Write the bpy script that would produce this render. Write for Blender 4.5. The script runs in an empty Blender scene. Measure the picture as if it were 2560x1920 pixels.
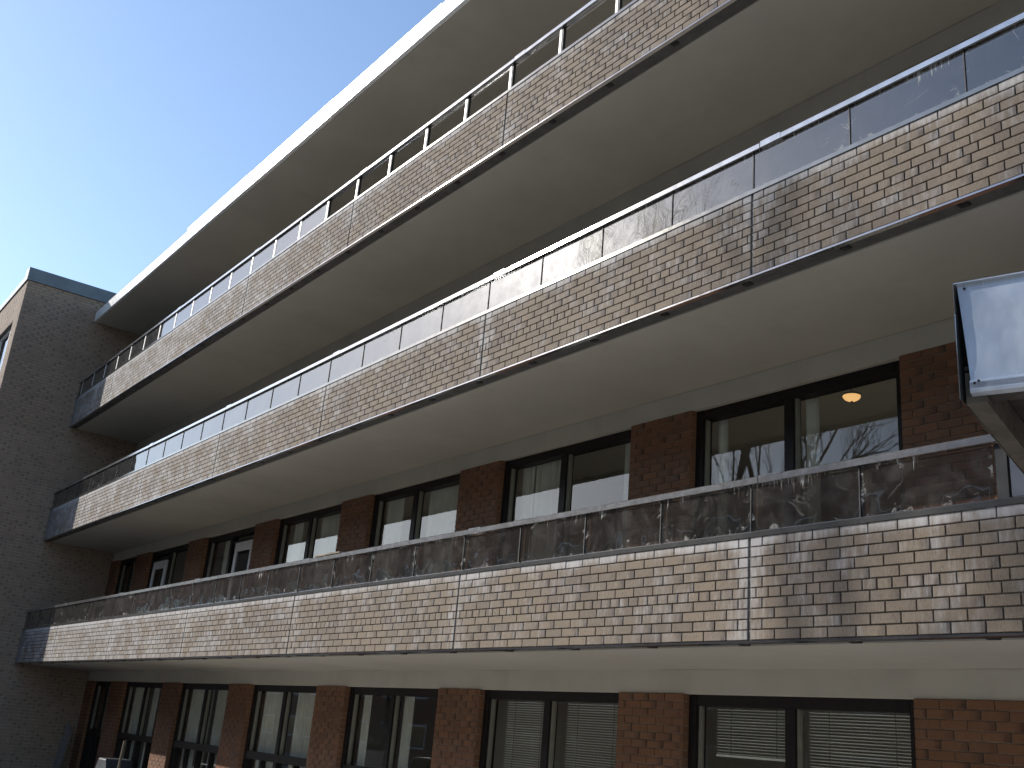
import bpy, math, random
from mathutils import Vector, Matrix
random.seed(7)
R = math.radians
sc = bpy.context.scene
col = sc.collection

# ------------------------------------------------------------------ camera
CAM = Vector((0.0, -5.5666, 0.0))
rt = Vector((0.60632267, 0.79090774, 0.08269085))
up = Vector((0.21258993, -0.26141301, 0.9415247))
fw = Vector((-0.76627563, 0.55328852, 0.32663965))
FL = 2.02766
cd = bpy.data.cameras.new('camera'); cam = bpy.data.objects.new('camera', cd); col.objects.link(cam)
m = Matrix((rt, up, -fw)).transposed().to_4x4(); m.translation = CAM
cam.matrix_world = m
cd.sensor_width = 36; cd.lens = 18 * FL; cd.clip_start = .05; cd.clip_end = 2000
sc.camera = cam
sc.render.resolution_x, sc.render.resolution_y = 1024, 768

# ------------------------------------------------------------------ sky, sun, exposure
SUN_EL = 28.0
sun_az = Vector((-0.82, -0.57, 0)).normalized()
w = bpy.data.worlds.new('World'); sc.world = w; w.use_nodes = True
nt = w.node_tree; bg = nt.nodes['Background']
sk = nt.nodes.new('ShaderNodeTexSky'); sk.sky_type = 'NISHITA'; sk.sun_disc = False
sk.sun_elevation = R(SUN_EL); sk.sun_rotation = math.atan2(sun_az.x, sun_az.y)
sk.air_density = 1.0; sk.dust_density = 0.6; sk.ozone_density = 2.0; sk.altitude = 100
nt.links.new(sk.outputs[0], bg.inputs[0]); bg.inputs[1].default_value = 0.145
sd = bpy.data.lights.new('sun', 'SUN'); sd.energy = 3.3; sd.angle = R(.53); sd.color = (1, .95, .87)
so = bpy.data.objects.new('sun', sd); col.objects.link(so)
sdir = sun_az * math.cos(R(SUN_EL)) + Vector((0, 0, math.sin(R(SUN_EL))))
so.rotation_euler = sdir.to_track_quat('Z', 'Y').to_euler(); so.location = (-20, -20, 20)
vs = sc.view_settings; vs.view_transform = 'Standard'; vs.look = 'None'; vs.gamma = 1; vs.exposure = 0.72
vs.use_curve_mapping = False
sc.cycles.max_bounces = 10; sc.cycles.diffuse_bounces = 5; sc.cycles.transparent_max_bounces = 16
sc.cycles.sample_clamp_indirect = 8

# ------------------------------------------------------------------ helpers
def tag(o, label=None, cat=None, group=None, kind=None):
    if label: o['label'] = label
    if cat: o['category'] = cat
    if group: o['group'] = group
    if kind: o['kind'] = kind
    return o
def empty(name, loc=(0, 0, 0)):
    o = bpy.data.objects.new(name, None); col.objects.link(o); o.location = loc; return o

class MB:
    """collects quads, with point attributes u (along a piece) and r (random per piece)"""
    def __init__(s): s.v = []; s.f = []; s.u = []; s.r = []; s.uv = {}
    def add(s, vs_, fs, u=None, r=0.0):
        b = len(s.v); s.v += [tuple(x) for x in vs_]; s.f += [tuple(b + i for i in f) for f in fs]
        s.u += list(u) if u else [0.5] * len(vs_); s.r += [r] * len(vs_)
    def box(s, x0, x1, y0, y1, z0, z1, r=0.0):
        vs_ = [(x, y, z) for z in (z0, z1) for y in (y0, y1) for x in (x0, x1)]
        s.add(vs_, [(0, 2, 3, 1), (4, 5, 7, 6), (0, 1, 5, 4), (2, 6, 7, 3), (0, 4, 6, 2), (1, 3, 7, 5)],
              [0 if v[0] == x0 else 1 for v in vs_], r)
        return s
    def prism(s, pts, axis, a, b):
        """pts: 2D outline, extruded along axis from a to b"""
        def P(p, t):
            if axis == 'x': return (t, p[0], p[1])
            if axis == 'y': return (p[0], t, p[1])
            return (p[0], p[1], t)
        n = len(pts); vs_ = [P(p, a) for p in pts] + [P(p, b) for p in pts]
        fs = [tuple(range(n)), tuple(range(2 * n - 1, n - 1, -1))] + [(i, n + i, n + (i + 1) % n, (i + 1) % n) for i in range(n)]
        s.add(vs_, fs); return s
    def tube(s, a, b, r0, r1, n=5):
        a, b = Vector(a), Vector(b); d = (b - a).normalized()
        q = d.orthogonal().normalized(); p = d.cross(q)
        vs_ = []
        for c, r in ((a, r0), (b, r1)):
            for i in range(n):
                t = 2 * math.pi * i / n; vs_.append(c + q * math.cos(t) * r + p * math.sin(t) * r)
        s.add(vs_, [(i, (i + 1) % n, n + (i + 1) % n, n + i) for i in range(n)] + [tuple(range(n - 1, -1, -1)), tuple(range(n, 2 * n))])
        return s
    def mesh(s, name, mat):
        me = bpy.data.meshes.new(name); me.from_pydata(s.v, [], s.f); me.update()
        a = me.attributes.new('bu', 'FLOAT', 'POINT'); a.data.foreach_set('value', s.u)
        a = me.attributes.new('br', 'FLOAT', 'POINT'); a.data.foreach_set('value', s.r)
        import bmesh
        bm = bmesh.new(); bm.from_mesh(me); bmesh.ops.recalc_face_normals(bm, faces=bm.faces); bm.to_mesh(me); bm.free()
        me.materials.append(mat); return me
    def build(s, name, mat, parent=None, bevel=0, smooth=False):
        o = bpy.data.objects.new(name, s.mesh(name, mat)); col.objects.link(o)
        if parent: o.parent = parent
        if bevel:
            b = o.modifiers.new('bevel', 'BEVEL'); b.width = bevel; b.segments = 2; b.limit_method = 'ANGLE'
        if smooth:
            for p in o.data.polygons: p.use_smooth = True
        return o
def box(name, mat, parent, *a, bevel=0): return MB().box(*a).build(name, mat, parent, bevel)

# ------------------------------------------------------------------ materials
def newmat(name):
    m = bpy.data.materials.new(name); m.use_nodes = True; t = m.node_tree
    return m, t, t.nodes['Principled BSDF']
class N:
    def __init__(s, t): s.t = t
    def n(s, typ, **k):
        o = s.t.nodes.new(typ)
        for a, b in k.items(): setattr(o, a, b)
        return o
    def l(s, a, b): s.t.links.new(a, b)
    def val(s, x, inp):
        if hasattr(x, 'is_output'): s.l(x, inp)
        else: inp.default_value = x
    def math(s, op, a, b=0.0, c=None, clamp=False):
        o = s.n('ShaderNodeMath', operation=op, use_clamp=clamp); s.val(a, o.inputs[0]); s.val(b, o.inputs[1])
        if c is not None: s.val(c, o.inputs[2])
        return o.outputs[0]
    def mix(s, f, a, b, mode='MIX'):
        o = s.n('ShaderNodeMix', data_type='RGBA', blend_type=mode); s.val(f, o.inputs[0])
        for x, i in ((a, 6), (b, 7)):
            if hasattr(x, 'is_output'): s.l(x, o.inputs[i])
            else: o.inputs[i].default_value = (*x, 1)
        return o.outputs[2]
    def noise(s, vec, scale, detail=3, rough=.5, dist=0, sc3=None):
        if sc3:
            mp = s.n('ShaderNodeMapping'); mp.inputs['Scale'].default_value = sc3; s.l(vec, mp.inputs[0]); vec = mp.outputs[0]
        o = s.n('ShaderNodeTexNoise'); s.l(vec, o.inputs['Vector']); o.inputs['Scale'].default_value = scale
        o.inputs['Detail'].default_value = detail; o.inputs['Roughness'].default_value = rough; o.inputs['Distortion'].default_value = dist
        return o.outputs[0]
    def ss(s, x, a, b, lo=0.0, hi=1.0):
        o = s.n('ShaderNodeMapRange', interpolation_type='SMOOTHSTEP'); s.val(x, o.inputs[0])
        for i, v in zip((1, 2, 3, 4), (a, b, lo, hi)): o.inputs[i].default_value = v
        return o.outputs[0]
    def pos(s): return s.n('ShaderNodeNewGeometry').outputs['Position']
    def obj(s): return s.n('ShaderNodeTexCoord').outputs['Object']
    def sep(s, v): o = s.n('ShaderNodeSeparateXYZ'); s.l(v, o.inputs[0]); return o.outputs
    def bump(s, h, strength, dist, normal_in):
        o = s.n('ShaderNodeBump'); s.val(h, o.inputs['Height']); o.inputs['Strength'].default_value = strength; o.inputs['Distance'].default_value = dist
        s.l(o.outputs[0], normal_in); return o

def simple(name, c, rough=.7, metal=0.0, var=.15, scale=6, bump=0.0, bscale=80, spec=.5, dirt=None, sc3=None, damt=.7):
    m, t, p = newmat(name); N_ = N(t); ps = N_.pos()
    n1 = N_.noise(ps, scale, 5, .6, sc3=sc3)
    a = tuple(x * (1 - var) for x in c); b = tuple(min(1, x * (1 + var)) for x in c)
    c_ = N_.mix(N_.ss(n1, .3, .7), a, b)
    if dirt:
        n2 = N_.noise(ps, 2.2, 8, .7, sc3=(1, 1, .35)); c_ = N_.mix(N_.ss(n2, .5, .75, 0, damt), c_, dirt)
    N_.l(c_, p.inputs['Base Color']); p.inputs['Metallic'].default_value = metal
    N_.val(N_.ss(N_.noise(ps, scale * 3, 4), .2, .8, rough * .85, min(1, rough * 1.15)), p.inputs['Roughness'])
    p.inputs['Specular IOR Level'].default_value = spec
    if bump: N_.bump(N_.noise(ps, bscale, 4, .6), bump, .01, p.inputs['Normal'])
    return m

def brick_mat(name, tan, brown, dark, white, wamt, P=3.5335, X0=-4.7459, z0=.788, H=2.7035, speck=.5, panel=True):
    m, t, p = newmat(name); q = N(t); ps = q.pos()
    at = q.n('ShaderNodeAttribute', attribute_name='br').outputs['Fac']
    bu = q.n('ShaderNodeAttribute', attribute_name='bu').outputs['Fac']
    oi = q.n('ShaderNodeObjectInfo').outputs['Random']
    r = q.math('FRACT', q.math('ADD', at, oi))
    r2 = q.math('FRACT', q.math('MULTIPLY', r, 17.31))
    big = q.noise(ps, 1.3, 3, .5)
    f = q.math('ADD', q.math('MULTIPLY', r, .62), q.math('MULTIPLY', q.math('SUBTRACT', big, .5), 2.2), clamp=True)
    c = q.mix(f, tan, brown)
    # fired ends of each brick darker, on some bricks
    end = q.ss(q.math('ADD', bu, q.math('MULTIPLY', q.math('SUBTRACT', q.noise(ps, 30, 3), .5), .5)), .55, 1.05)
    end = q.math('MULTIPLY', end, q.ss(r2, .25, .8))
    c = q.mix(q.math('MULTIPLY', end, .8), c, dark)
    # vertical drag texture of the clay
    sp = q.noise(ps, 1, 6, .75, sc3=(125, 125, 26))
    c = q.mix(q.ss(sp, .48, .72, 0, speck), c, dark)
    sp2 = q.noise(ps, 1, 4, .7, sc3=(150, 150, 90))
    c = q.mix(q.ss(sp2, .55, .75, 0, .55), c, tuple(min(1, x * 1.3) for x in tan))
    # lime bloom; extra white ramp towards the far left end
    X, Y, Z = q.sep(ps)
    st = q.noise(ps, 1, 6, .65, sc3=(28, 28, 5))
    bl = q.noise(ps, 2.6, 5, .6)
    if panel:
        fx = q.math('ABSOLUTE', q.math('SUBTRACT', q.math('FRACT', q.math('ADD', q.math('DIVIDE', q.math('SUBTRACT', X, X0), P), 100.5)), .5))
        nearj = q.ss(q.math('ADD', fx, q.math('MULTIPLY', q.math('SUBTRACT', q.noise(ps, 3.5, 3), .5), .12)), 0.0, .07, 1, 0)
        fz = q.math('MULTIPLY', q.math('FRACT', q.math('DIVIDE', q.math('SUBTRACT', Z, z0), H)), H)
        top = q.ss(fz, .58, .70)
        k = q.math('ADD', q.math('MULTIPLY', nearj, .09), q.math('MULTIPLY', top, .24))
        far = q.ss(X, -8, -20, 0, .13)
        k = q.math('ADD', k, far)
    else: k = 0.0
    s_ = q.math('ADD', q.math('ADD', q.math('MULTIPLY', st, .62), q.math('MULTIPLY', bl, .55)), k)
    s_ = q.math('ADD', s_, q.math('MULTIPLY', q.math('SUBTRACT', r2, .5), .12))
    wm = q.ss(s_, .55, .95, 0, wamt)
    c = q.mix(wm, c, white)
    q.l(c, p.inputs['Base Color'])
    p.inputs['Roughness'].default_value = .82; p.inputs['Specular IOR Level'].default_value = .35
    h = q.math('ADD', sp, q.math('MULTIPLY', q.noise(ps, 45, 4, .6), 1.2))
    q.bump(h, .5, .004, p.inputs['Normal'])
    return m

M = {}
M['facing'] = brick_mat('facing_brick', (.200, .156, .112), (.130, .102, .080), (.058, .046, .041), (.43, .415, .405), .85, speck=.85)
M['pier'] = brick_mat('pier_brick', (.200, .094, .047), (.130, .063, .036), (.05, .028, .02), (.34, .27, .21), .22, panel=False, speck=.35)
M['wing'] = brick_mat('wing_brick', (.27, .198, .142), (.215, .155, .112), (.10, .075, .058), (.25, .225, .2), .2, panel=False, speck=.3)
M['mortar'] = simple('mortar_grey', (.17, .155, .135), .95, var=.25, scale=14, bump=.3)
M['mortar_pier'] = simple('mortar_tan', (.22, .165, .12), .95, var=.35, scale=5, bump=.3)
M['mortar_dark'] = simple('mortar_dark', (.15, .13, .115), .95, var=.25, scale=5, bump=.3)
M['mortar_light'] = simple('mortar_light', (.27, .25, .225), .95, var=.25, scale=5, bump=.3)
M['soffit'] = simple('soffit_paint', (.465, .436, .375), .85, var=.05, scale=.9, dirt=(.30, .26, .20), damt=.22, bump=.06, bscale=50, spec=.2)
M['beam'] = simple('beam_paint', (.47, .44, .372), .85, var=.05, scale=1.7, dirt=(.28, .24, .19), damt=.22, bump=.08, bscale=40, spec=.2)
M['alu'] = simple('weathered_aluminium', (.46, .46, .46), .11, metal=.85, var=.12, scale=9, bump=.02, dirt=(.30, .29, .27))
M['cap'] = simple('grey_cap_flashing', (.24, .235, .22), .12, metal=.8, var=.12, scale=5, dirt=(.25, .24, .22))
M['angle'] = simple('steel_angle', (.30, .29, .30), .13, metal=.9, var=.12, scale=5, dirt=(.3, .27, .25))
M['joint'] = simple('panel_joint_metal', (.20, .19, .18), .6, metal=.2, var=.2, scale=20)
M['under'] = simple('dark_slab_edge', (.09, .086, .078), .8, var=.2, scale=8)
M['black'] = simple('black_gasket_shade', (.02, .019, .018), .6, var=.2)
M['winframe'] = simple('dark_bronze_frame', (.012, .0095, .009), .5, var=.25, scale=12, spec=.25)
M['sash'] = simple('pale_sash', (.22, .205, .165), .5, var=.1)
M['post'] = simple('post_metal', (.50, .49, .47), .45, metal=.4, var=.1, scale=20)
M['postd'] = simple('post_brown', (.20, .15, .105), .6, var=.2, scale=20)
M['fascia'] = simple('fascia_white_metal', (.90, .90, .88), .25, metal=.3, var=.06, scale=3, bump=.05, bscale=3)
M['wingcap'] = simple('wing_roof_flashing', (.105, .125, .14), .45, metal=.3, var=.12, scale=2)
M['white'] = simple('white_door_paint', (.72, .73, .74), .5, var=.05)
M['blind'] = simple('blind_slat', (.80, .80, .74), .5, var=.06, scale=3)
M['room'] = simple('room_paint', (.50, .46, .38), .9, var=.04)
M['roomfloor'] = simple('room_carpet', (.22, .18, .14), .95, var=.1)
M['ground'] = simple('pale_forecourt', (.43, .41, .375), .9, var=.22, scale=.6, bump=.4, bscale=25)
M['road'] = simple('asphalt', (.055, .055, .057), .9, var=.25, scale=2, bump=.5, bscale=90)
M['bark'] = simple('bark', (.085, .07, .056), .95, var=.35, scale=9, bump=.6, bscale=30)
M['wood'] = simple('weathered_wood', (.21, .165, .115), .85, var=.3, scale=6, sc3=(1, 1, .1))
M['beamwood'] = simple('grey_brown_timber', (.10, .082, .062), .85, var=.3, scale=6)
M['darkwood'] = simple('dark_stained_wood', (.05, .04, .032), .85, var=.3, scale=8)
M['card'] = simple('cardboard', (.34, .23, .13), .9, var=.1)
M['farbrick'] = simple('far_wall_brick', (.20, .115, .085), .9, var=.2, scale=8)
M['farroof'] = simple('far_roof', (.07, .065, .06), .9)
M['carpaint'] = simple('grey_car_paint', (.30, .32, .34), .25, metal=.5, var=.03)
M['cardark'] = simple('car_glass_dark', (.02, .02, .022), .08)
M['screen'] = simple('blue_grey_screen', (.085, .095, .12), .5, var=.08, scale=3)
M['tyre'] = simple('tyre_rubber', (.02, .02, .02), .8)
M['green'] = simple('grill_cover', (.03, .036, .042), .6, var=.3, scale=5)

def glass_mat(name, tint, wob=.0, wscale=1.2, dirt=0.0, haze=0.0, ior=1.75, rough=.012, seed=0.0, swirl=1.0, sheen=0.0):
    m = bpy.data.materials.new(name); m.use_nodes = True; t = m.node_tree; t.nodes.clear(); q = N(t)
    out = q.n('ShaderNodeOutputMaterial'); tr = q.n('ShaderNodeBsdfTransparent'); tr.inputs[0].default_value = (*tint, 1)
    gl = q.n('ShaderNodeBsdfGlossy'); gl.inputs['Roughness'].default_value = rough; gl.inputs[0].default_value = (1, 1, 1, 1)
    fr = q.n('ShaderNodeFresnel'); fr.inputs[0].default_value = ior
    mx = q.n('ShaderNodeMixShader')
    bf = q.n('ShaderNodeNewGeometry').outputs['Backfacing']
    q.l(q.math('MULTIPLY', fr.outputs[0], q.math('SUBTRACT', 1.0, bf)), mx.inputs[0]); q.l(tr.outputs[0], mx.inputs[1]); q.l(gl.outputs[0], mx.inputs[2])
    ps = q.pos()
    if wob:
        b = q.n('ShaderNodeBump'); b.inputs['Strength'].default_value = 1; b.inputs['Distance'].default_value = wob
        q.l(q.noise(ps, wscale, 2, .5, sc3=(1, 1, 1)), b.inputs['Height'])
        q.l(b.outputs[0], gl.inputs['Normal'])
    res = mx.outputs[0]
    if sheen:
        g2 = q.n('ShaderNodeBsdfGlossy'); g2.inputs['Roughness'].default_value = .30; g2.inputs[0].default_value = (1, 1, 1, 1)
        m3 = q.n('ShaderNodeMixShader'); q.l(q.math('MULTIPLY', q.ss(q.noise(ps, 7, 5, .7), .3, .75, sheen * .5, sheen), q.math('SUBTRACT', 1.0, bf)), m3.inputs[0]); q.l(res, m3.inputs[1]); q.l(g2.outputs[0], m3.inputs[2]); res = m3.outputs[0]
    if dirt or haze:
        va = q.n('ShaderNodeVectorMath', operation='ADD'); q.l(ps, va.inputs[0]); va.inputs[1].default_value = (seed, seed, seed * .3)
        v = va.outputs[0]
        uv = q.n('ShaderNodeTexCoord').outputs['Generated']; U, V_, Wz = q.sep(uv)
        di = q.n('ShaderNodeBsdfDiffuse'); di.inputs[0].default_value = (.66, .65, .61, 1)
        tl = q.n('ShaderNodeBsdfTranslucent'); tl.inputs[0].default_value = (.4, .4, .38, 1)
        md = q.n('ShaderNodeMixShader'); md.inputs[0].default_value = .3; q.l(di.outputs[0], md.inputs[1]); q.l(tl.outputs[0], md.inputs[2])
        # drips hanging from the rail
        dl = q.math('MULTIPLY', q.noise(v, 1, 2, .5, sc3=(2.1, 2.1, .2)), 1.5)
        dn = q.noise(v, 1, 3, .7, sc3=(46, 46, 1.4))
        drip = q.ss(q.math('ADD', q.math('ADD', dn, q.math('MULTIPLY', dl, .5)), q.math('MULTIPLY', q.math('SUBTRACT', Wz, 1.0), .55)), 1.0, 1.05)
        # thin wiping arcs
        nz = q.noise(v, 2.6, 2.5, .5, .9)
        arc = q.ss(q.math('ABSOLUTE', q.math('SUBTRACT', nz, .5)), .0, .0075, 1, 0)
        arc = q.math('MULTIPLY', arc, q.ss(q.noise(v, 5.0, 3), .53, .62))
        # blotches along the edges
        e = q.math('MINIMUM', q.math('MINIMUM', U, q.math('SUBTRACT', 1.0, U)), q.math('MULTIPLY', q.math('MINIMUM', Wz, q.math('SUBTRACT', 1.0, Wz)), .5))
        bl = q.ss(q.math('SUBTRACT', q.noise(v, 9, 6, .75, .8), q.math('MULTIPLY', e, 1.1)), .53, .60)
        sp = q.ss(q.noise(v, 17, 5, .8, 1.2), .68, .72)
        mask = q.math('MAXIMUM', q.math('MAXIMUM', q.math('MULTIPLY', drip, .75), q.math('MULTIPLY', arc, .40 * swirl)), q.math('MAXIMUM', q.math('MULTIPLY', bl, .42), q.math('MULTIPLY', sp, .35)))
        mask = q.math('MULTIPLY', mask, dirt)
        film = q.ss(q.noise(v, 3.2, 6, .7, 1.2), .42, .72, haze * .25, haze)
        mask = q.math('MAXIMUM', mask, film)
        mx2 = q.n('ShaderNodeMixShader'); q.l(mask, mx2.inputs[0]); q.l(res, mx2.inputs[1]); q.l(md.outputs[0], mx2.inputs[2]); res = mx2.outputs[0]
    q.l(res, out.inputs[0]); return m
M['glass1'] = glass_mat('bronze_rail_glass_smeared', (.58, .53, .48), .006, 2.0, dirt=1.05, haze=.07, ior=1.75, swirl=.45)
M['glass2'] = glass_mat('rail_glass_streaked', (.30, .29, .28), .006, 1.4, dirt=.7, haze=.03, seed=31, ior=2.05, sheen=.012)
M['glass3'] = glass_mat('rail_glass_clean', (.36, .35, .34), .004, .8, dirt=.1, haze=.10, seed=57, ior=2.0, sheen=.004)
M['pane'] = glass_mat('window_glass', (.955, .965, .955), .0015, .5, ior=1.62)
M['pane_dark'] = glass_mat('door_glass', (.35, .38, .40), .003, .6, ior=1.7)
def curtain_mat():
    m, t, p = newmat('sheer_curtain'); q = N(t)
    q.l(q.mix(q.ss(q.noise(q.pos(), 3, 3), .3, .7), (.50, .49, .42), (.64, .63, .55)), p.inputs['Base Color']); p.inputs['Roughness'].default_value = .9
    return m
M['curtain'] = curtain_mat()
def galv():
    m, t, p = newmat('galvanised_sheet'); q = N(t); ps = q.pos()
    sp = q.noise(ps, 6, 4, .6, sc3=(1, 1, .5)); sc_ = q.noise(ps, 1, 5, .75, sc3=(60, 60, 7))
    c = q.mix(q.ss(sp, .35, .7), (.44, .48, .54), (.58, .62, .67))  # blue cast in the base colour stands in for mirrored sky
    c = q.mix(q.ss(sc_, .62, .74, 0, .5), c, (.95, .95, .95))
    q.l(c, p.inputs['Base Color']); p.inputs['Metallic'].default_value = .5
    q.val(q.ss(sp, .3, .7, .38, .55), p.inputs['Roughness'])
    q.bump(q.math('ADD', q.noise(ps, 5, 2), q.math('MULTIPLY', sc_, .03)), .25, .03, p.inputs['Normal'])
    return m
M['galv'] = galv()
def emis(name, c, s):
    m, t, p = newmat(name); p.inputs['Emission Color'].default_value = (*c, 1); p.inputs['Emission Strength'].default_value = s
    p.inputs['Base Color'].default_value = (.8, .7, .5, 1); return m
M['lamp'] = emis('lamp_glass', (1, .55, .2), .55)
M['lampcore'] = emis('lamp_bulb', (1, .72, .35), 6)

# ------------------------------------------------------------------ dimensions
ZB, BH, H, P, X0 = .788, .70, 2.7035, 3.5335, -4.7459
MOD, CRS, JT = P / 17, .07, .0085
W, XL, XR = 1.621, -25.353, 2.32
SOF = -.015; RAIL = 1.123
GZ = -1.95
def in_view(p, marg=.03):
    d = Vector(p) - CAM; z = d.dot(fw)
    if z < .3: return False
    x = d.dot(rt) / z * FL; y = d.dot(up) / z * FL
    return abs(x) < 1 + marg and abs(y) < .75 + marg

# ------------------------------------------------------------------ bricks
def brick_geo(L, h, d, jit, rng, side='none'):
    """one brick, face towards -y at y=0, origin at lower left, chamfered wavy edge"""
    b = .0022
    def j(): return rng.uniform(-jit, jit)
    xs = [0, L * .3, L * .7, L]
    ring = [(xs[0] + j() * .3, j()), (xs[1], j()), (xs[2], j()), (xs[3] + j() * .3, j()), (xs[3] + j() * .3, h + j()), (xs[2], h + j()), (xs[1], h + j()), (xs[0] + j() * .3, h + j())]
    cx, cz = L / 2, h / 2
    v = []; u = []
    for x, z in ring: v.append((x + (b if x < cx else -b) * (1 if x in (0,) or abs(x - cx) > L * .35 else .0), j() * .4, z + (b if z < cz else -b))); u.append(x / L)
    for x, z in ring: v.append((x, b + j() * .2, z)); u.append(x / L)
    for x, z in ring: v.append((x, d, z)); u.append(x / L)
    f = [(0, 1, 2, 3, 4, 5, 6, 7)]
    for k in (0, 8):
        for i in range(8): f.append((k + i, k + 8 + i, k + 8 + (i + 1) % 8, k + (i + 1) % 8))
    return v, f, u
def brick_low(L, h, d):
    b = .002
    v = [(b, 0, b), (L - b, 0, b), (L - b, 0, h - b), (b, 0, h - b), (0, b, 0), (L, b, 0), (L, b, h), (0, b, h), (0, d, 0), (L, d, 0), (L, d, h), (0, d, h)]
    f = [(0, 1, 2, 3)]
    for k in (0, 4):
        for i in range(4): f.append((k + i, k + 4 + i, k + 4 + (i + 1) % 4, k + (i + 1) % 4))
    return v, f, [x[0] / L for x in v]
def course(x0, x1, row, kind):
    """brick spans of one course"""
    out = []; x = x0
    if kind == 'half': first, step = MOD / 4, MOD / 2
    elif row % 2: first, step = MOD / 2, MOD
    else: first, step = MOD, MOD
    e = x + first
    while x < x1 - .02:
        e = min(e, x1)
        if x1 - e < .02: e = x1
        out.append((x, e)); x = e; e = x + step
    return out
def place_bricks(recs, mat, limit, stuff_parent, depth, jit, sort_key, names=('brick', 'brick_infill')):
    """recs: (origin, rotz, length, height, parent, visible). the nearest seen become objects, the rest one stuff mesh"""
    seen = [r for r in recs if r[5]]
    seen.sort(key=sort_key)
    own = set(id(r) for r in seen[:limit])
    rng = random.Random(3); cache = {}
    rest = MB()
    for r in recs:
        o, rz, L, h, par, vis = r
        if id(r) in own:
            key = (round(L, 3), rng.randrange(5))
            if key not in cache:
                mb = MB(); v, f, u = brick_geo(L, h, depth, jit, rng); mb.add(v, f, u, 0.0); cache[key] = mb.mesh('brick', mat)
            ob = bpy.data.objects.new(names[0], cache[key]); col.objects.link(ob); ob.parent = par
            ob.location = Vector(o) + Vector((0, 0, 0)); ob.rotation_euler = (rng.uniform(-.012, .012), rng.uniform(-.004, .004), rz + rng.uniform(-.006, .006))
        else:
            v, f, u = brick_low(L, h, depth)
            c, s = math.cos(rz), math.sin(rz); dy = rng.uniform(-.0012, .0012)
            v = [(o[0] + x * c - (y + dy) * s, o[1] + x * s + (y + dy) * c, o[2] + z) for x, y, z in v]
            rest.add(v, f, u, rng.random())
    if rest.v:
        ob = rest.build(names[1], mat, stuff_parent); ob['kind'] = 'stuff'
dist = lambda r: (Vector(r[0]) - CAM).length

# ------------------------------------------------------------------ ground
def strip(name, mat, x0, x1, y0, y1, z, kind='structure'):
    o = MB(); o.add([(x0, y0, z), (x1, y0, z), (x1, y1, z), (x0, y1, z)], [(0, 1, 2, 3)]); o = o.build(name, mat); o['kind'] = kind; return o
strip('ground', M['ground'], -600, 600, -600, 600, GZ)
strip('road', M['road'], -200, 200, -21, -14, GZ + .004)
k_ = box('kerb', M['ground'], None, -200, 200, -14, -13.85, GZ, GZ + .12); k_['kind'] = 'structure'

strip('added_dark_ground', M['road'], -60, -16.5, -13.84, 1.60, GZ + .006)  # unseen asphalt patch, added to cut bounce light on wing and soffits
# ------------------------------------------------------------------ apartment building
bld = empty('apartment_building', (-12, 4, GZ))
tag(bld, 'four storey brick apartment building behind the three long balconies', 'building')
def bpart(name, mat, *a, bevel=0):
    o = box(name, mat, None, *a, bevel=bevel); o.parent = bld; o.matrix_parent_inverse = bld.matrix_world.inverted(); return o
bpy.context.view_layer.update()
def adopt(o, parent=None):
    parent = parent or bld
    o.parent = parent; o.matrix_parent_inverse = Matrix.Translation(-Vector(parent.location)) if parent.parent is None else Matrix.Identity(4)
    return o
def bp(mb, name, mat, bevel=0): return adopt(mb.build(name, mat, None, bevel))

XW = [(-1.395 - 3.165 * i + 3.165 * 0, i) for i in range(0, 9)]   # right edge of window columns
def win_span(i):
    xr = -1.395 - 3.165 * i; xl = xr - 2.30
    if i == 7: xr, xl = -23.56, -24.85
    return xl, xr
bricks_b = []
levels = [SOF + ZB + H * n for n in range(4)]           # soffit heights above storeys 0..3
floors = [GZ] + [ZB + H * n + .18 for n in range(3)]
frames = {}
for s_ in range(4):
    top, fl = levels[s_], floors[s_]
    head = top - .213
    # beam over the windows
    bp(MB().box(XL, XR, W, W + .26, head, top), 'window_beam', M['beam'], .004)
    # piers
    edges = [XR] 
    piers = []
    xr_prev = XR
    for i in range(0, 8):
        xl, xr = win_span(i)
        piers.append((xr, xr_prev)); xr_prev = xl
    piers.append((XL, xr_prev))
    for (a, b) in piers:
        core = bp(MB().box(a + .006, b - .006, W - .012, W + .26, fl, head + (.0 if s_ > 5 else -.002)), 'brick_pier', M['mortar_pier'])
        if s_ > 1: continue
        n = int((head - fl) / CRS)
        for r in range(n):
            z = head - .002 - (r + 1) * CRS
            for (u, v) in course(a, b, r, 'full'):
                vis = in_view((u, W, z)) and (z > ZB + H * (s_ - 1) + .95 if s_ else z > -1.8) and b < -1 
                bricks_b.append(((u + JT / 2, W - .020, z + JT), 0, v - u - JT, CRS - JT, core, vis))
            if b < XR - .1:   # brick return facing the window on its right
                bricks_b.append(((b, W - .018, z + JT), math.pi / 2, .10, CRS - JT, core, False))
# interior slabs, walls
for s_ in range(4):
    zt = levels[s_]
    bp(MB().box(XL, XR, W + .262, 6.0, zt, zt + .19), 'floor_slab', M['room'])
    bp(MB().box(XL, XR, 5.7, 5.95, floors[s_], zt - .002), 'back_wall', M['room'])
    for xk in (2.3, -4.13, -10.46, -16.79, -23.1):
        bp(MB().box(xk - .06, xk + .06, W + .262, 5.69, floors[s_] + .003, zt - .003), 'partition_wall', M['room'])
bp(MB().box(XL, XR, W, 5.95, GZ, GZ + .05), 'ground_floor', M['roomfloor'])
bp(MB().box(XR, XR + .25, W, 5.95, GZ, 9.1), 'end_wall', M['farbrick'])

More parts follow.
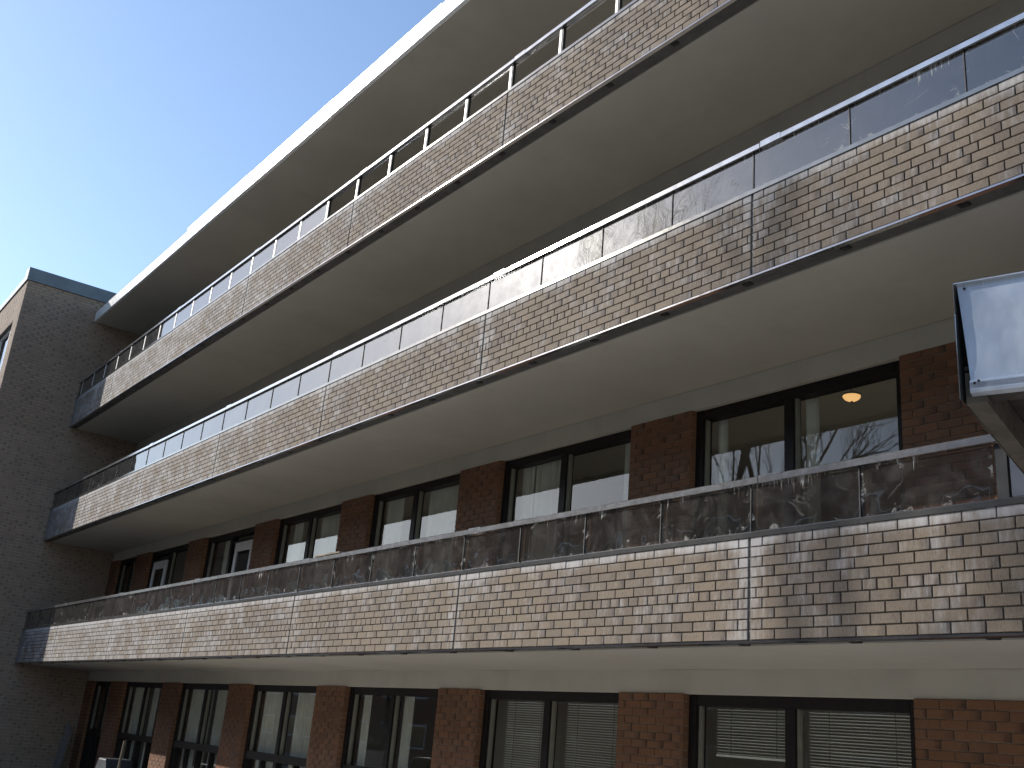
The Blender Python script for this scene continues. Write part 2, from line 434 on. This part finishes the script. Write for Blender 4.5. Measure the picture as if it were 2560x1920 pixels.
# windows
GY = W + .125
def pane_obj(x0, x1, z0, z1, y, mat, parent, name='pane'):
    o = MB().box(x0, x1, y, y + .006, z0, z1).build(name, mat); o.parent = parent; return o
def window(i, s_):
    xl, xr = win_span(i); top = levels[s_] - .213; fl = floors[s_] + .02
    if s_ == 0: fl = GZ + .1
    f = MB(); t = .085
    f.box(xl + .001, xl + t, W + .055, W + .19, fl, top); f.box(xr - t, xr - .001, W + .065, W + .19, fl, top)
    f.box(xl + t, xr - t, W + .062, W + .19, top - .095, top - .001); f.box(xl + t, xr - t, W + .062, W + .19, fl, fl + .06)
    low = None
    wn = bp(f, 'window', M['winframe'])
    xm = xl + (xr - xl) * .485 if i != 7 else xl + (xr - xl) * .62
    md = MB().box(xm - .05, xm + .05, W + .068, W + .18, fl + .06, top - .096).build('mullion', M['winframe']); md.parent = wn
    zs = fl + .06
    if s_ == 0:
        zt = -.44
        tr = MB().box(xl + t, xr - t, W + .05, W + .20, zt - .11, zt).build('transom', M['winframe']); tr.parent = wn
        for k in range(1, 4):
            if k == 2: continue
            xx = xl + (xr - xl) * k / 4
            g = MB().box(xx - .03, xx + .03, W + .08, W + .17, fl + .06, zt - .111).build('glazing_bar', M['winframe']); g.parent = wn
        pane_obj(xl + t, xm - .05, fl + .06, zt - .112, GY, M['pane'], wn); pane_obj(xm + .05, xr - t, fl + .06, zt - .112, GY, M['pane'], wn)
        zs = zt
    door = {(5, 1): ('r', .58), (6, 1): ('l', .72)}.get((i, s_))
    for k, (a, b) in enumerate(((xl + t, xm - .05), (xm + .05, xr - t))):
        z0, z1 = zs, top - .096
        if door and ((door[0] == 'l') == (k == 0)):
            dw = .78
            da, db = (a + .02, a + .02 + dw) if door[0] == 'l' else (b - dw - .12, b - .12)
            dz = levels[s_] - .44
            d = MB().box(da, db, GY - .05, GY - .01, dz - .16, dz).box(da, da + .09, GY - .05, GY - .01, z0, dz - .1605).box(db - .09, db, GY - .05, GY - .01, z0, dz - .1605).build('door', M['white']); d.parent = wn
            pane_obj(da + .0905, db - .0905, z0, dz - .161, GY - .03, M['pane_dark'], d)
            tb = MB().box(a, b, GY - .045, GY + .02, dz + .002, dz + .05).build('door_head', M['winframe']); tb.parent = wn
            continue
        sh = MB().box(a, a + .022, GY - .03, GY + .02, z0, z1).build('sash', M['sash']); sh.parent = wn
        pane_obj(a + .0285, b, z0, z1, GY, M['pane'], wn)
    return wn
for s_ in range(4):
    for i in range(0, 8):
        wn = window(i, s_)
        xl, xr = win_span(i)
place_bricks(bricks_b, M['pier'], 300, bld, .09, .0012, dist)
for o in list(bpy.data.objects):
    if o.parent is bld and o.name.startswith('brick_infill'): o.matrix_parent_inverse = Matrix.Translation(-Vector(bld.location))
bpy.context.view_layer.update()

# roof slab with metal fascia
RZ = levels[3]
bp(MB().box(XL, XR, .06, W - .002, RZ, RZ + .2), 'roof_soffit', M['soffit'])
bp(MB().box(XL, XR, .045, 6.0, RZ + .202, RZ + .34), 'roof_deck', M['farroof'])
x = XL + .02; k = 0
tops = [.245, .25, .325, .32, .30, .28, .285, .28, .29, .28]
while x < XR:
    e = min(x + 3.05, XR); tp = tops[min(k, 9)]
    y0 = .0 + .003 * (k % 2)
    pr = MB().prism([(y0, RZ + .012), (y0 + .012, RZ + .0), (y0 + .05, RZ - .004), (y0 + .044, RZ + .01), (y0 + .02, RZ + .02), (y0 + .02, RZ + tp - .03), (.10, RZ + tp - .03), (.10, RZ + tp), (y0 - .006, RZ + tp)], 'x', x, e + (.04 if e < XR else 0))
    bp(pr, 'roof_fascia', M['fascia'])
    x = e; k += 1

# ------------------------------------------------------------------ balconies
bal_labels = ['lowest balcony, smeared bronze glass above its pale brick parapet',
              'middle balcony with streaked reflecting glass and shiny rail',
              'top balcony with glass only at its far end and open posts nearer']
glassm = [M['glass1'], M['glass2'], M['glass3']]
for n in range(3):
    zb = ZB + H * n; so_ = zb + SOF; zt = zb + BH; zr = zb + RAIL
    b = empty('balcony', (0, 0, 0)); tag(b, bal_labels[n], 'balcony', 'long brick balconies of the apartment building')
    box('soffit_slab', M['soffit'], b, XL, XR, .175, W - .002, so_, zb + .18)
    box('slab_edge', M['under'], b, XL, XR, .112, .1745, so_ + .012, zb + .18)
    MB().prism([(-.006, zb - .017), (.03, zb - .022), (.034, zb - .017), (.006, zb - .012), (.006, zb - .003), (-.006, zb - .003)], 'x', XL, XR).build('steel_angle', M['angle'], b)
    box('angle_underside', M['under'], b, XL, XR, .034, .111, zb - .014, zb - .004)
    # panels
    recs = []
    x1 = XR; k = -2
    while x1 > XL + .05:
        x0 = max(x1 - P, XL + .30)
        pa = box('brick_panel', M['mortar'], b, x0 + .006, x1 - .006, .0135, .11, zb - .002, zt)
        for row in range(10):
            z = zt - (row + 1) * CRS
            for (u, v) in course(x0 + .008, x1 - .008, (row + 1) % 2, 'half' if row == 5 else 'full'):
                recs.append(((u + JT / 2, 0, z + JT * .5), 0, v - u - JT, CRS - JT, pa, in_view((u, 0, z)) and in_view((v, 0, z + .07))))
        if x0 > XL + .31: box('panel_joint', M['joint'], b, x0 - .003, x0 + .003, .011, .10, zb - .001, zt - .001)
        x1 = x0 if x0 > XL + .31 else XL
        if x1 == XL: break
    box('end_flashing', M['joint'], b, XL + .01, XL + .295, .002, .11, zb - .001, zt - .001)
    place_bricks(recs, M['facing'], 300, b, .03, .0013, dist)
    # cap flashing and glazing channel
    MB().prism([(-.010, zt - .004), (-.010, zt + .030), (.004, zt + .040), (.050, zt + .045), (.12, zt + .045), (.12, zt), (.0, zt), (.0, zt - .004)], 'x', XL, XR).build('cap_flashing', M['cap'], b)
    # handrail in lengths with sleeves
    xe = XR; k = 0
    jx = [X0 + P * q_ + .08 for q_ in (1, 0, -1, -2, -3, -4, -5)]
    ends = [XR] + [j_ for j_ in jx] + [XL]
    if n == 0:
        ends = [-2.89] + [j_ for j_ in jx if j_ < -2.93] + [XL]
        box('end_post', M['black'], b, -2.975, -2.905, .028, .09, zt + .046, zr - .051)
        box('screen_panel', M['screen'], b, -2.885, XR, .02, .045, zt + .046, zr + .62)
    for a_, b_ in zip(ends[:-1], ends[1:]):
        hr = MB().prism([(-.012, zr - .050), (-.012, zr - .008), (-.004, zr), (.060, zr), (.068, zr - .008), (.068, zr - .050), (.050, zr - .050), (.050, zr - .040), (.006, zr - .040), (.006, zr - .050)], 'x', b_ + .004, a_ - .004).build('handrail', M['alu'], b)
        if b_ > XL + .1:
            MB().box(b_ + .006, b_ + .20, -.0145, .0705, zr - .052, zr + .0025).build('rail_sleeve', M['alu'], hr, .001)
    # posts and panes every quarter panel
    xs_ = []
    j = -8
    x = X0 + 8 * P / 4
    while x > XL + .1:
        xs_.append(x); x -= P / 4
    for idx, x in enumerate(xs_):
        glassless = (n == 2 and x > -12.5)
        if x <= XR - .05 and not (n == 0 and x > -3.3):
            if n == 2:
                po = MB().box(x - .018, x + .018, .012, .055, zt + .044, zr - .041).build('post', M['post'], b, .002)
                MB().box(x + .0185, x + .04, .016, .052, zt + .044, zr - .041).build('gasket_or_shade', M['black'], po)  # black strip paints in the shaded side of the post
            elif n == 1:
                po = MB().box(x + .004, x + .028, .030, .075, zt + .046, zr - .041).build('post', M['postd'], b, .002)
                MB().box(x - .006, x + .0015, .010, .029, zt + .044, zr - .041).build('gasket_or_shade', M['black'], po)
            else:
                po = MB().box(x + .004, x + .048, .032, .08, zt + .046, zr - .041).build('post', M['postd'] if n == 0 else M['post'], b, .002)
                MB().box(x - .006, x + .0015, .012, .033, zt + .044, zr - .041).build('gasket_or_shade', M['black'], po)
        nx = x - P / 4
        if n == 0 and x > -2.9: continue
        if nx < XL: nx = XL + .01
        if not glassless:
            MB().box(nx + .004, x - .007, .018, .026, zt + .046, zr - .041).build('glass_pane', glassm[n], b)
        br = MB(); bx = x - .1
        br.prism([(bx - .04, zb - .0145), (bx + .04, zb - .0145), (bx + .03, zb - .026), (bx - .03, zb - .026)], 'y', .05, .095)
        br.build('bracket', M['black'], b)

# ------------------------------------------------------------------ brick wing at the far end
wing = empty('brick_wing', (-32, 3, GZ)); tag(wing, 'dark brick wing with blue grey roof flashing at the far end of the balconies', 'building')
bpy.context.view_layer.update()
def wp(mb, name, mat, bevel=0): return adopt(mb.build(name, mat, None, bevel), wing)
YW = -1.655
ZS = 5.9
wp(MB().box(-40, XL - .004, YW + .004, 8, GZ, ZS), 'wall', M['mortar_light'])
# upper wall leaves a window opening in its sunny face
wx0, wx1, wz0, wz1 = -27.75, -25.97, 7.25, 8.56
wp(MB().box(wx1, XL - .004, YW + .004, 8, ZS, 9.44).box(-40, wx0, YW + .004, 8, ZS, 9.44).box(wx0, wx1, YW + .004, 8, ZS, wz0).box(wx0, wx1, YW + .004, 8, wz1, 9.44).box(wx0, wx1, YW + .5, 8, wz0, wz1), 'wall', M['mortar_dark'])
wp(MB().prism([(XL + .035, 9.44), (XL + .035, 9.76), (XL - .3, 9.79), (XL - .3, 9.44)], 'y', YW - .035, 8.0), 'roof_flashing', M['wingcap'])
wp(MB().box(-40, XL - .3005, YW - .035, YW + .3, 9.44, 9.60), 'roof_flashing', M['wingcap'])
wp(MB().box(-40, XL - .302, YW + .302, 8, 9.4405, 9.70), 'roof_deck', M['farroof'])
f = MB().box(wx0, wx1, YW + .09, YW + .15, wz1 - .05, wz1).box(wx0, wx1, YW + .09, YW + .15, wz0, wz0 + .05).box(wx1 - .05, wx1, YW + .09, YW + .15, wz0 + .05, wz1 - .05).box(wx0, wx0 + .05, YW + .09, YW + .15, wz0 + .05, wz1 - .05)
ww = wp(f, 'window', M['white'])
MB().box(wx1 - .62, wx1 - .56, YW + .09, YW + .15, wz0 + .051, wz1 - .051).build('mullion', M['white'], ww)
MB().box(wx0 + .05, wx1 - .05, YW + .115, YW + .12, wz0 + .05, wz1 - .05).build('pane', M['pane'], ww)
recs = []
nrow = int((9.44 - GZ) / CRS)
for r in range(nrow):
    z = 9.44 - (r + 1) * CRS
    for (u, v) in course(YW + .0, W, r % 2, 'full'):        # face towards +x: local x runs along +y
        vis = in_view((XL, u, z)) and not (u > -.05 and any(zb_ - .03 < z < zb_ + BH for zb_ in (ZB, ZB + H, ZB + 2 * H)))
        recs.append(((XL, u + JT / 2, z + JT / 2), math.pi / 2, v - u - JT, CRS - JT, None, vis))
    if z > 5.2:
        for (u, v) in course(-30.2, XL - .012, (r + 1) % 2, 'full'):
            if v > wx0 and u < wx1 and wz0 - .06 < z < wz1:
                if u < wx1 < v - .03: u = wx1
                else: continue
            recs.append(((u + JT / 2, YW, z + JT / 2), 0, v - u - JT, CRS - JT, None, False))
wrecs = [(a, b_, c, d, wing, e) for (a, b_, c, d, _, e) in recs]
before = set(bpy.data.objects)
place_bricks(wrecs, M['wing'], 300, wing, .03, .001, dist)
for o in set(bpy.data.objects) - before: o.matrix_parent_inverse = Matrix.Translation(-Vector(wing.location))

# ------------------------------------------------------------------ blinds
def blind(x0, x1, z0, z1, label, y=GY + .07):
    t = empty('venetian_blind', ((x0 + x1) / 2, y, z0)); tag(t, label, 'blind', 'venetian blinds in the ground floor windows')
    L = x1 - x0
    h = MB().box(-L / 2, L / 2, -.015, .02, 0, .03).build('head_rail', M['blind'], t); h.location = (0, 0, z1 - z0)
    me = MB(); me.add([(-L / 2, -.013, -.007), (L / 2, -.013, -.007), (L / 2, 0, .0035), (-L / 2, 0, .0035), (L / 2, .013, .006), (-L / 2, .013, .006), (-L / 2, -.013, -.0085), (L / 2, -.013, -.0085), (L / 2, .013, .0045), (-L / 2, .013, .0045)],
                      [(0, 1, 2, 3), (3, 2, 4, 5), (6, 9, 8, 7), (0, 6, 7, 1)])
    me = me.mesh('slat', M['blind']); z = z1 - z0 - .02; rg = random.Random(int(x0 * 100) % 97)
    while z > .02:
        s = bpy.data.objects.new('slat', me); col.objects.link(s); s.parent = t; s.location = (0, 0, z)
        s.rotation_euler = (R(-42) + rg.uniform(-.06, .06), rg.uniform(-.0012, .0012), 0); z -= .0245
    br_ = MB().box(-L / 2, L / 2, -.012, .012, 0, .018).build('bottom_rail', M['blind'], t)
    for fx in (-.3, .3):
        c_ = MB().box(-.002, .002, -.016, -.012, 0.018, z1 - z0).build('cord', M['sash'], t); c_.location = (fx * L, 0, 0)
def halves(i):
    xl, xr = win_span(i); xm = xl + (xr - xl) * .485
    return (xl + .12, xm - .06), (xm + .08, xr - .08)
(a, b_), (c, d) = halves(1)
blind(a + .10, b_, .05, .49, 'half raised venetian blind in the ground floor window beside the large bare pier')
blind(c + .02, d, -.43, .49, 'fully lowered venetian blind right beside the half raised blind')
(a, b_), (c, d) = halves(2)
blind(a + .16, b_, -.43, .49, 'lowered venetian blind in the left half of the second window from the right, ground floor')
blind(c + .12, d, -.43, .49, 'lowered venetian blind in the right half of the second window from the right, ground floor')

# ------------------------------------------------------------------ curtains
def curtain(x0, x1, z0, z1, label, y=GY + .13, amp=.035, seed=0):
    rg = random.Random(seed); mb = MB(); n = int((x1 - x0) / .018); ph = rg.uniform(0, 6)
    pts = []
    for i in range(n + 1):
        x = x0 + (x1 - x0) * i / n
        pts.append((x, y + amp * math.sin(x * 42 + ph + 1.4 * math.sin(x * 7 + ph)) + .012 * math.sin(x * 97)))
    v = [(x, yy, z0) for x, yy in pts] + [(x, yy, z1) for x, yy in pts]; n1 = len(pts)
    v += [(x, yy + .003, z) for x, yy, z in v]
    f_ = [(i, i + 1, n1 + i + 1, n1 + i) for i in range(n1 - 1)] + [(2 * n1 + i, 3 * n1 + i, 3 * n1 + i + 1, 2 * n1 + i + 1) for i in range(n1 - 1)]
    mb.add(v, f_); o = mb.build('curtain', M['curtain'], None, smooth=True)
    tag(o, label, 'curtain', 'pale curtains behind the windows'); return o
def cur(i, s_, parts, labels, **k):
    hs = halves(i); top = levels[s_] - .28; bot = floors[s_] + .1
    for j_, ((which, f0, f1), lb) in enumerate(zip(parts, labels)):
        a, b_ = hs[which]; L = b_ - a
        curtain(a + f0 * L, a + f1 * L, bot, top, lb, seed=i * 7 + s_ * 3 + j_, **k)
cur(4, 0, [(0, 0, 1), (1, 0, 1)], ['pale curtain closing the left pane of the ground floor window with a car reflection', 'pale curtain closing the right pane of the ground floor window with a car reflection'])
cur(5, 0, [(0, .0, 1), (1, .1, .9)], ['grey curtain in the left pane of the ground floor window left of the curtained one', 'grey curtain in the right pane of the ground floor window above the sunlit brick patch'])
cur(6, 0, [(0, 0, .9), (1, 0, .35)], ['dim curtain filling the left pane behind the barbecue on the ground floor', 'narrow dim curtain beside the mullion of the window behind the barbecue'])
cur(3, 0, [(0, 0, .12), (1, .0, .1)], ['thin edge of curtain at the left frame of the darkest ground floor window', 'thin edge of curtain at the mullion of the darkest ground floor window'])
cur(2, 1, [(0, .05, .28), (0, .3, 1), (1, .7, 1)], ['gathered curtain at the left edge of the upper window that mirrors bright sky', 'sheer curtain across the left pane of the upper window that mirrors bright sky', 'curtain drawn to the right edge of the upper window that mirrors bright sky'])
cur(3, 1, [(0, 0, .45), (1, .0, .9)], ['curtain in the left pane of the upper window mirroring a wedge of sky', 'curtain across the right pane of the upper window mirroring a wedge of sky'])
cur(4, 1, [(0, .15, .5), (1, 0, .8)], ['curtain strip in the left pane of the upper window above the flat board', 'curtain in the right pane of the upper window above the flat board'])
cur(5, 1, [(0, .3, 1)], ['curtain in the upper window beside the nearer white balcony door'])
cur(1, 1, [(0, 0, .14), (1, 0, .1)], ['curtain edge at the left frame of the upper window with the lamp', 'curtain edge at the mullion of the upper window with the lamp'])

# ------------------------------------------------------------------ ceiling lamp
lp = empty('ceiling_lamp', (-5.47, 2.25, levels[1] - .17)); lp.scale = (.52, .52, .6); tag(lp, 'lit amber ceiling lamp glowing inside the nearest upper window', 'lamp')
def lathe(prof, n=24, rib=0.0):
    mb = MB(); v = []
    for r, z in prof:
        for i in range(n):
            a = 2 * math.pi * i / n; rr = r * (1 + (rib if i % 2 else 0)); v.append((rr * math.cos(a), rr * math.sin(a), z))
    f_ = []
    for k in range(len(prof) - 1):
        for i in range(n): f_.append((k * n + i, k * n + (i + 1) % n, (k + 1) * n + (i + 1) % n, (k + 1) * n + i))
    mb.add(v, f_); return mb
lathe([(.15, -.03), (.148, -.05), (.12, -.085), (.075, -.108), (.02, -.118)], 36, .04).build('lamp_shade', M['lamp'], lp, smooth=True)
lathe([(.02, -.118), (.022, -.13), (.012, -.145), (.002, -.15)], 12).build('finial', M['black'], lp, smooth=True)
MB().tube((0, 0, -.003), (0, 0, .28), .012, .012, 8).build('stem', M['sash'], lp)
lathe([(.002, -.002), (.16, -.002), (.165, -.03), (.15, -.032)], 24).build('lamp_base', M['sash'], lp)

# ------------------------------------------------------------------ entrance canopy at the right edge
cp = empty('entrance_canopy', (-2.0, -2.0, 1.4)); tag(cp, 'bare galvanised sheet metal canopy end jutting in at the right edge', 'canopy')
cp.rotation_euler = (0, 0, R(17))
def cpb(mb, name, mat, bevel=0): o = mb.build(name, mat, cp, bevel); return o
Lc = 3.4
# front sheet, slightly dented grid
mb = MB(); nx, nz = 60, 12; v = []
for j in range(nz + 1):
    for i in range(nx + 1):
        x = Lc * i / nx; z = .055 + (.455 - .055) * j / nz
        y = .006 * math.sin(x * 9 + z * 5) * math.sin(z * 7) + (.010 * math.exp(-((x - .27) / .05) ** 2) * math.exp(-((z - .06) / .05) ** 2))
        xo = .028 * (1 - j / nz) if i == 0 else 0
        v.append((x + xo, y, z))
nv = len(v); v += [(x, y + .004, z) for x, y, z in v]
f_ = []
for j in range(nz):
    for i in range(nx):
        q0 = j * (nx + 1) + i; f_.append((q0, q0 + 1, q0 + nx + 2, q0 + nx + 1)); f_.append((nv + q0, nv + q0 + nx + 1, nv + q0 + nx + 2, nv + q0 + 1))
mb.add(v, f_); cpb(mb, 'front_sheet', M['galv']).data.polygons.foreach_set('use_smooth', [True] * (2 * nx * nz))
cpb(MB().prism([(.0, .055), (-.010, .040), (-.010, .012), (-.008, .0), (.030, -.004), (.030, .0), (.004, .006), (-.010, .016), (-.010, .043), (.004, .052)], 'x', .026, Lc), 'bottom_lip', M['galv'])
cpb(MB().prism([(-.012, -.02), (-.016, .16), (-.014, .33), (-.018, .462), (2.0, .462), (2.0, -.02)], 'x', -.012, -.009), 'end_sheet', M['alu'])
cpb(MB().prism([(-.018, .455), (-.018, .4595), (1.95, .4595), (1.95, .455)], 'x', -.008, Lc), 'top_sheet', M['galv'])
cpb(MB().box(.0, .075, .035, 1.95, -.03, .10), 'edge_beam', M['beamwood'], .003)
cpb(MB().box(.0755, Lc, .040, .13, .0, .10), 'front_beam', M['darkwood'], .003)
for k in range(5):
    cpb(MB().box(.55 + .6 * k, .62 + .6 * k, .131, 1.95, .0, .11), 'rafter', M['darkwood'], .003)
cpb(MB().box(.0, Lc, .04, 1.95, .1105, .125), 'deck_board', M['darkwood'])
for (sx, sz) in ((.028, .435), (.045, .035), (.06, .042), (1.2, .435), (2.3, .435)):
    s = lathe([(.0005, 0), (.005, .0005), (.005, .003)], 10).build('screw', M['black'], cp); s.rotation_euler = (R(90), 0, 0); s.location = (sx, -.014 if sz < .05 else -.003, sz)

# ------------------------------------------------------------------ loose things
o = box('board', M['wood'], None, -11.39, -10.78, -.02, .09, ZB + RAIL + .0005, ZB + RAIL + .018); tag(o, 'flat offcut of wood lying on the lowest handrail', 'board')
t = empty('cardboard_box', (-17.6, .32, ZB + .18)); tag(t, 'brown cardboard box behind the glass of the lowest balcony', 'box')
MB().box(-.2, .2, -.14, .14, 0, .74).build('carton', M['card'], t, .004); fl_ = MB().box(-.2, .2, -.30, -.145, .735, .741).build('flap', M['card'], t)
# leaning pale board
t = empty('leaning_board', (-25.0, 1.25, GZ)); tag(t, 'long pale grey board leaning against the dark brick wing wall', 'board')
a = Vector((-25.42 + .1, 1.3, -1.50)); 
pl = MB(); pl.box(-.20, .20, -.02, .02, 0, 1.55); o = pl.build('plank', M['joint'], t, .003); o.rotation_euler = (0, R(0), 0)
gr = MB().box(-.20, -.17, -.035, -.0205, 0, 1.55).box(.17, .20, -.035, -.0205, 0, 1.55).box(-.02, .02, -.035, -.0205, 0, 1.55).build('batten', M['joint'], t)
t.rotation_euler = (0, R(24), 0); t.location = (-25.13 - .22, 1.28, GZ + .08)
# barbecue
t = empty('barbecue_grill', (-19.95, .85, GZ)); tag(t, 'covered barbecue grill in deep shade before the ground floor windows', 'grill')
MB().prism([(-.30, 0.75), (.30, .75), (.30, .95), (.2, 1.12), (-.2, 1.12), (-.30, .95)], 'y', -.24, .24).build('lid', M['green'], t, .03)
MB().box(-.30, .30, -.24, .24, .62, .7495).build('firebox', M['black'], t, .01)
MB().box(-.62, -.305, -.2, .2, .72, .75).build('side_shelf', M['joint'], t)
MB().box(.305, .55, -.2, .2, .72, .75).build('side_shelf', M['joint'], t)
for lx in (-.27, .27):
    for ly in (-.2, .2): MB().tube((lx, ly, 0), (lx, ly, .62), .016, .016, 8).build('leg', M['cap'], t)
MB().tube((-.18, -.27, .93), (.18, -.27, .93), .012, .012, 8).build('handle', M['alu'], t)
o = MB().tube((0, 0, 0), (.03, .05, 1.45), .028, .022, 8).build('wooden_stake', M['wood'], None); o.location = (-19.12, .62, GZ); tag(o, 'rough wooden stake standing beside the barbecue', 'stake')
o = MB().box(-1.2, 1.2, -.35, .35, 0, .10).box(-1.2, 1.2, -.35, .35, .1005, .15).build('stone_step', M['ground'], None); o.location = (-21, 1.0, GZ); tag(o, 'low concrete step below the barbecue', 'step')

# ------------------------------------------------------------------ street side, seen only mirrored in the glass
def tree_mesh(seed, h):
    rg = random.Random(seed); tr = MB(); cr = MB()
    def grow(mb, p, d, L, r, lev):
        n = 3 if lev < 3 else 2; q = p
        for k in range(n):
            d = (d + Vector((rg.uniform(-1, 1), rg.uniform(-1, 1), rg.uniform(-.5, .8))) * (.10 if lev == 0 else .2)).normalized()
            e = q + d * (L / n); r1 = r * .88
            mb.tube(q, e, r, r1, 6 if lev < 2 else (4 if lev < 4 else 3)); q = e; r = r1
            if lev >= 1 and k < n - 1 and lev < 6: side(q, d, L, r, lev)
        if lev < 6:
            for _ in range(3 if lev < 4 else 2): side(q, d, L, r, lev)
    def side(q, d, L, r, lev):
        ax = Vector((rg.uniform(-1, 1), rg.uniform(-1, 1), rg.uniform(-.3, .5))).normalized()
        nd = (d * rg.uniform(.5, 1.0) + ax * rg.uniform(.5, .9) + Vector((0, 0, .15))).normalized()
        grow(cr, q, nd, L * rg.uniform(.55, .78), r * .6, lev + 1)
    grow(tr, Vector((0, 0, 0)), Vector((0, 0, 1)), h * .3, h * .022, 0)
    return tr.mesh('trunk', M['bark']), cr.mesh('crown', M['bark'])
tms = [tree_mesh(s, 10) for s in (5, 11)]
tl = [(-31, -15, 1.0), (-24, -23, 1.05), (-38, -23, 1.15), (-17, -20, .85), (-10.5, -24, 1.0), (-47, -19, 1.1), (-3, -23, .95), (5, -24, 1.05), (-16.8, -9.8, 1.0), (-19.3, -14.7, 1.0), (-58, -22, 1.3), (-29, -24.5, 1.2)]
tlab = ['bare tree nearest the wing on the street side', 'bare street tree opposite the middle of the balconies', 'tall bare tree across the road behind the first', 'small bare tree at the roadside', 'bare tree before the brick block', 'bare tree far down the road', 'bare tree behind the photographer', 'bare tree past the end of the building', 'big bare tree on the forecourt casting branch shadows', 'tall bare tree next to the big forecourt tree', 'tallest bare tree in the distance', 'bare tree close to the brick block wall']
for k, (x, y, s) in enumerate(tl):
    t = empty('bare_tree', (x, y, GZ)); tag(t, tlab[k], 'tree', 'bare trees across the forecourt'); t.scale = (s, s, s) if k not in (8, 9) else ((.60, .60, 2.15), (1.0, 1.0, 2.2))[k - 8]; t.rotation_euler = (0, 0, k * 1.7)
    tm = tms[k % 2]
    for nm, me in (('trunk', tm[0]), ('crown', tm[1])):
        o = bpy.data.objects.new(nm, me); col.objects.link(o); o.parent = t
h2 = empty('long_block', (-45, -33, GZ)); tag(h2, 'long four storey brick block opposite the balconies', 'building')
MB().box(-160, 62, -6, 6, 0, 13.9).build('wall', M['farbrick'], h2)
MB().box(-160.3, 62.3, -6.3, 6.3, 13.901, 14.2).build('roof', M['farroof'], h2)
for k in range(34):
    for zz in (1.2, 4.1, 7.0, 9.9):
        fr = MB().box(-58 + 3.5 * k, -56.2 + 3.5 * k, 6.001, 6.06, zz, zz + 1.4).build('window', M['white'], h2); MB().box(-57.9 + 3.5 * k, -56.3 + 3.5 * k, 6.061, 6.07, zz + .1, zz + 1.3).build('pane', M['cardark'], fr)
def car(loc, rz, label, paint):
    t = empty('parked_car', loc); tag(t, label, 'car', 'cars parked on the forecourt'); t.rotation_euler = (0, 0, rz)
    MB().prism([(-2.2, .35), (-2.25, .7), (-2.0, .88), (-1.1, .95), (1.1, .98), (2.05, .92), (2.2, .7), (2.2, .35)], 'y', -.86, .86).build('body', paint, t, .06)
    MB().prism([(-1.3, .94), (-.55, 1.42), (.75, 1.43), (1.5, .97)], 'y', -.72, .72).build('cabin_glass', M['cardark'], t, .05)
    MB().prism([(-.6, 1.40), (-.5, 1.46), (.7, 1.47), (.85, 1.40)], 'y', -.70, .70).build('roof', paint, t, .02)
    for wx in (-1.4, 1.4):
        for wy in (-.87, .87):
            wl = lathe([(.002, -.1), (.31, -.1), (.33, -.07), (.33, .07), (.31, .1), (.002, .1)], 20).build('wheel', M['tyre'], t); wl.rotation_euler = (R(90), 0, 0); wl.location = (wx, wy * .9, .33)
car((-17.5, -6.0, GZ), .1, 'grey car parked on the forecourt facing the ground floor', M['carpaint'])
car((-22.5, -6.3, GZ), .05, 'second grey car parked nearer the wing', M['carpaint'])

# notice board on the forecourt, mirrored in the darkest ground floor window
t = empty('notice_board', (-27.7, -7.2, GZ)); tag(t, 'small dark notice board with a phone number on the forecourt', 'sign')
MB().prism([(-.62, 1.45), (.62, 1.45), (.62, 2.0), (.35, 2.2), (-.35, 2.2), (-.62, 2.0)], 'y', -.02, .02).build('board', M['wingcap'], t)
MB().box(-.62, .62, -.022, .022, .95, 1.4495).build('lower_board', M['white'], t)
for lx in (-.5, .5): MB().box(lx - .04, lx + .04, -.06, -.0225, 0, 2.0).build('post', M['darkwood'], t)
fc = bpy.data.curves.new('lettering', 'FONT'); fc.body = '416 781'; fc.size = .26; fc.extrude = .003; fc.align_x = 'CENTER'
fc.materials.append(M['white'])
tmp = bpy.data.objects.new('tmp', fc); col.objects.link(tmp); bpy.context.view_layer.update()
me = bpy.data.meshes.new_from_object(tmp.evaluated_get(bpy.context.evaluated_depsgraph_get())); bpy.data.objects.remove(tmp)
lo = bpy.data.objects.new('lettering', me); col.objects.link(lo); lo.parent = t; lo.location = (0, .026, 1.62); lo.rotation_euler = (R(90), 0, R(180))
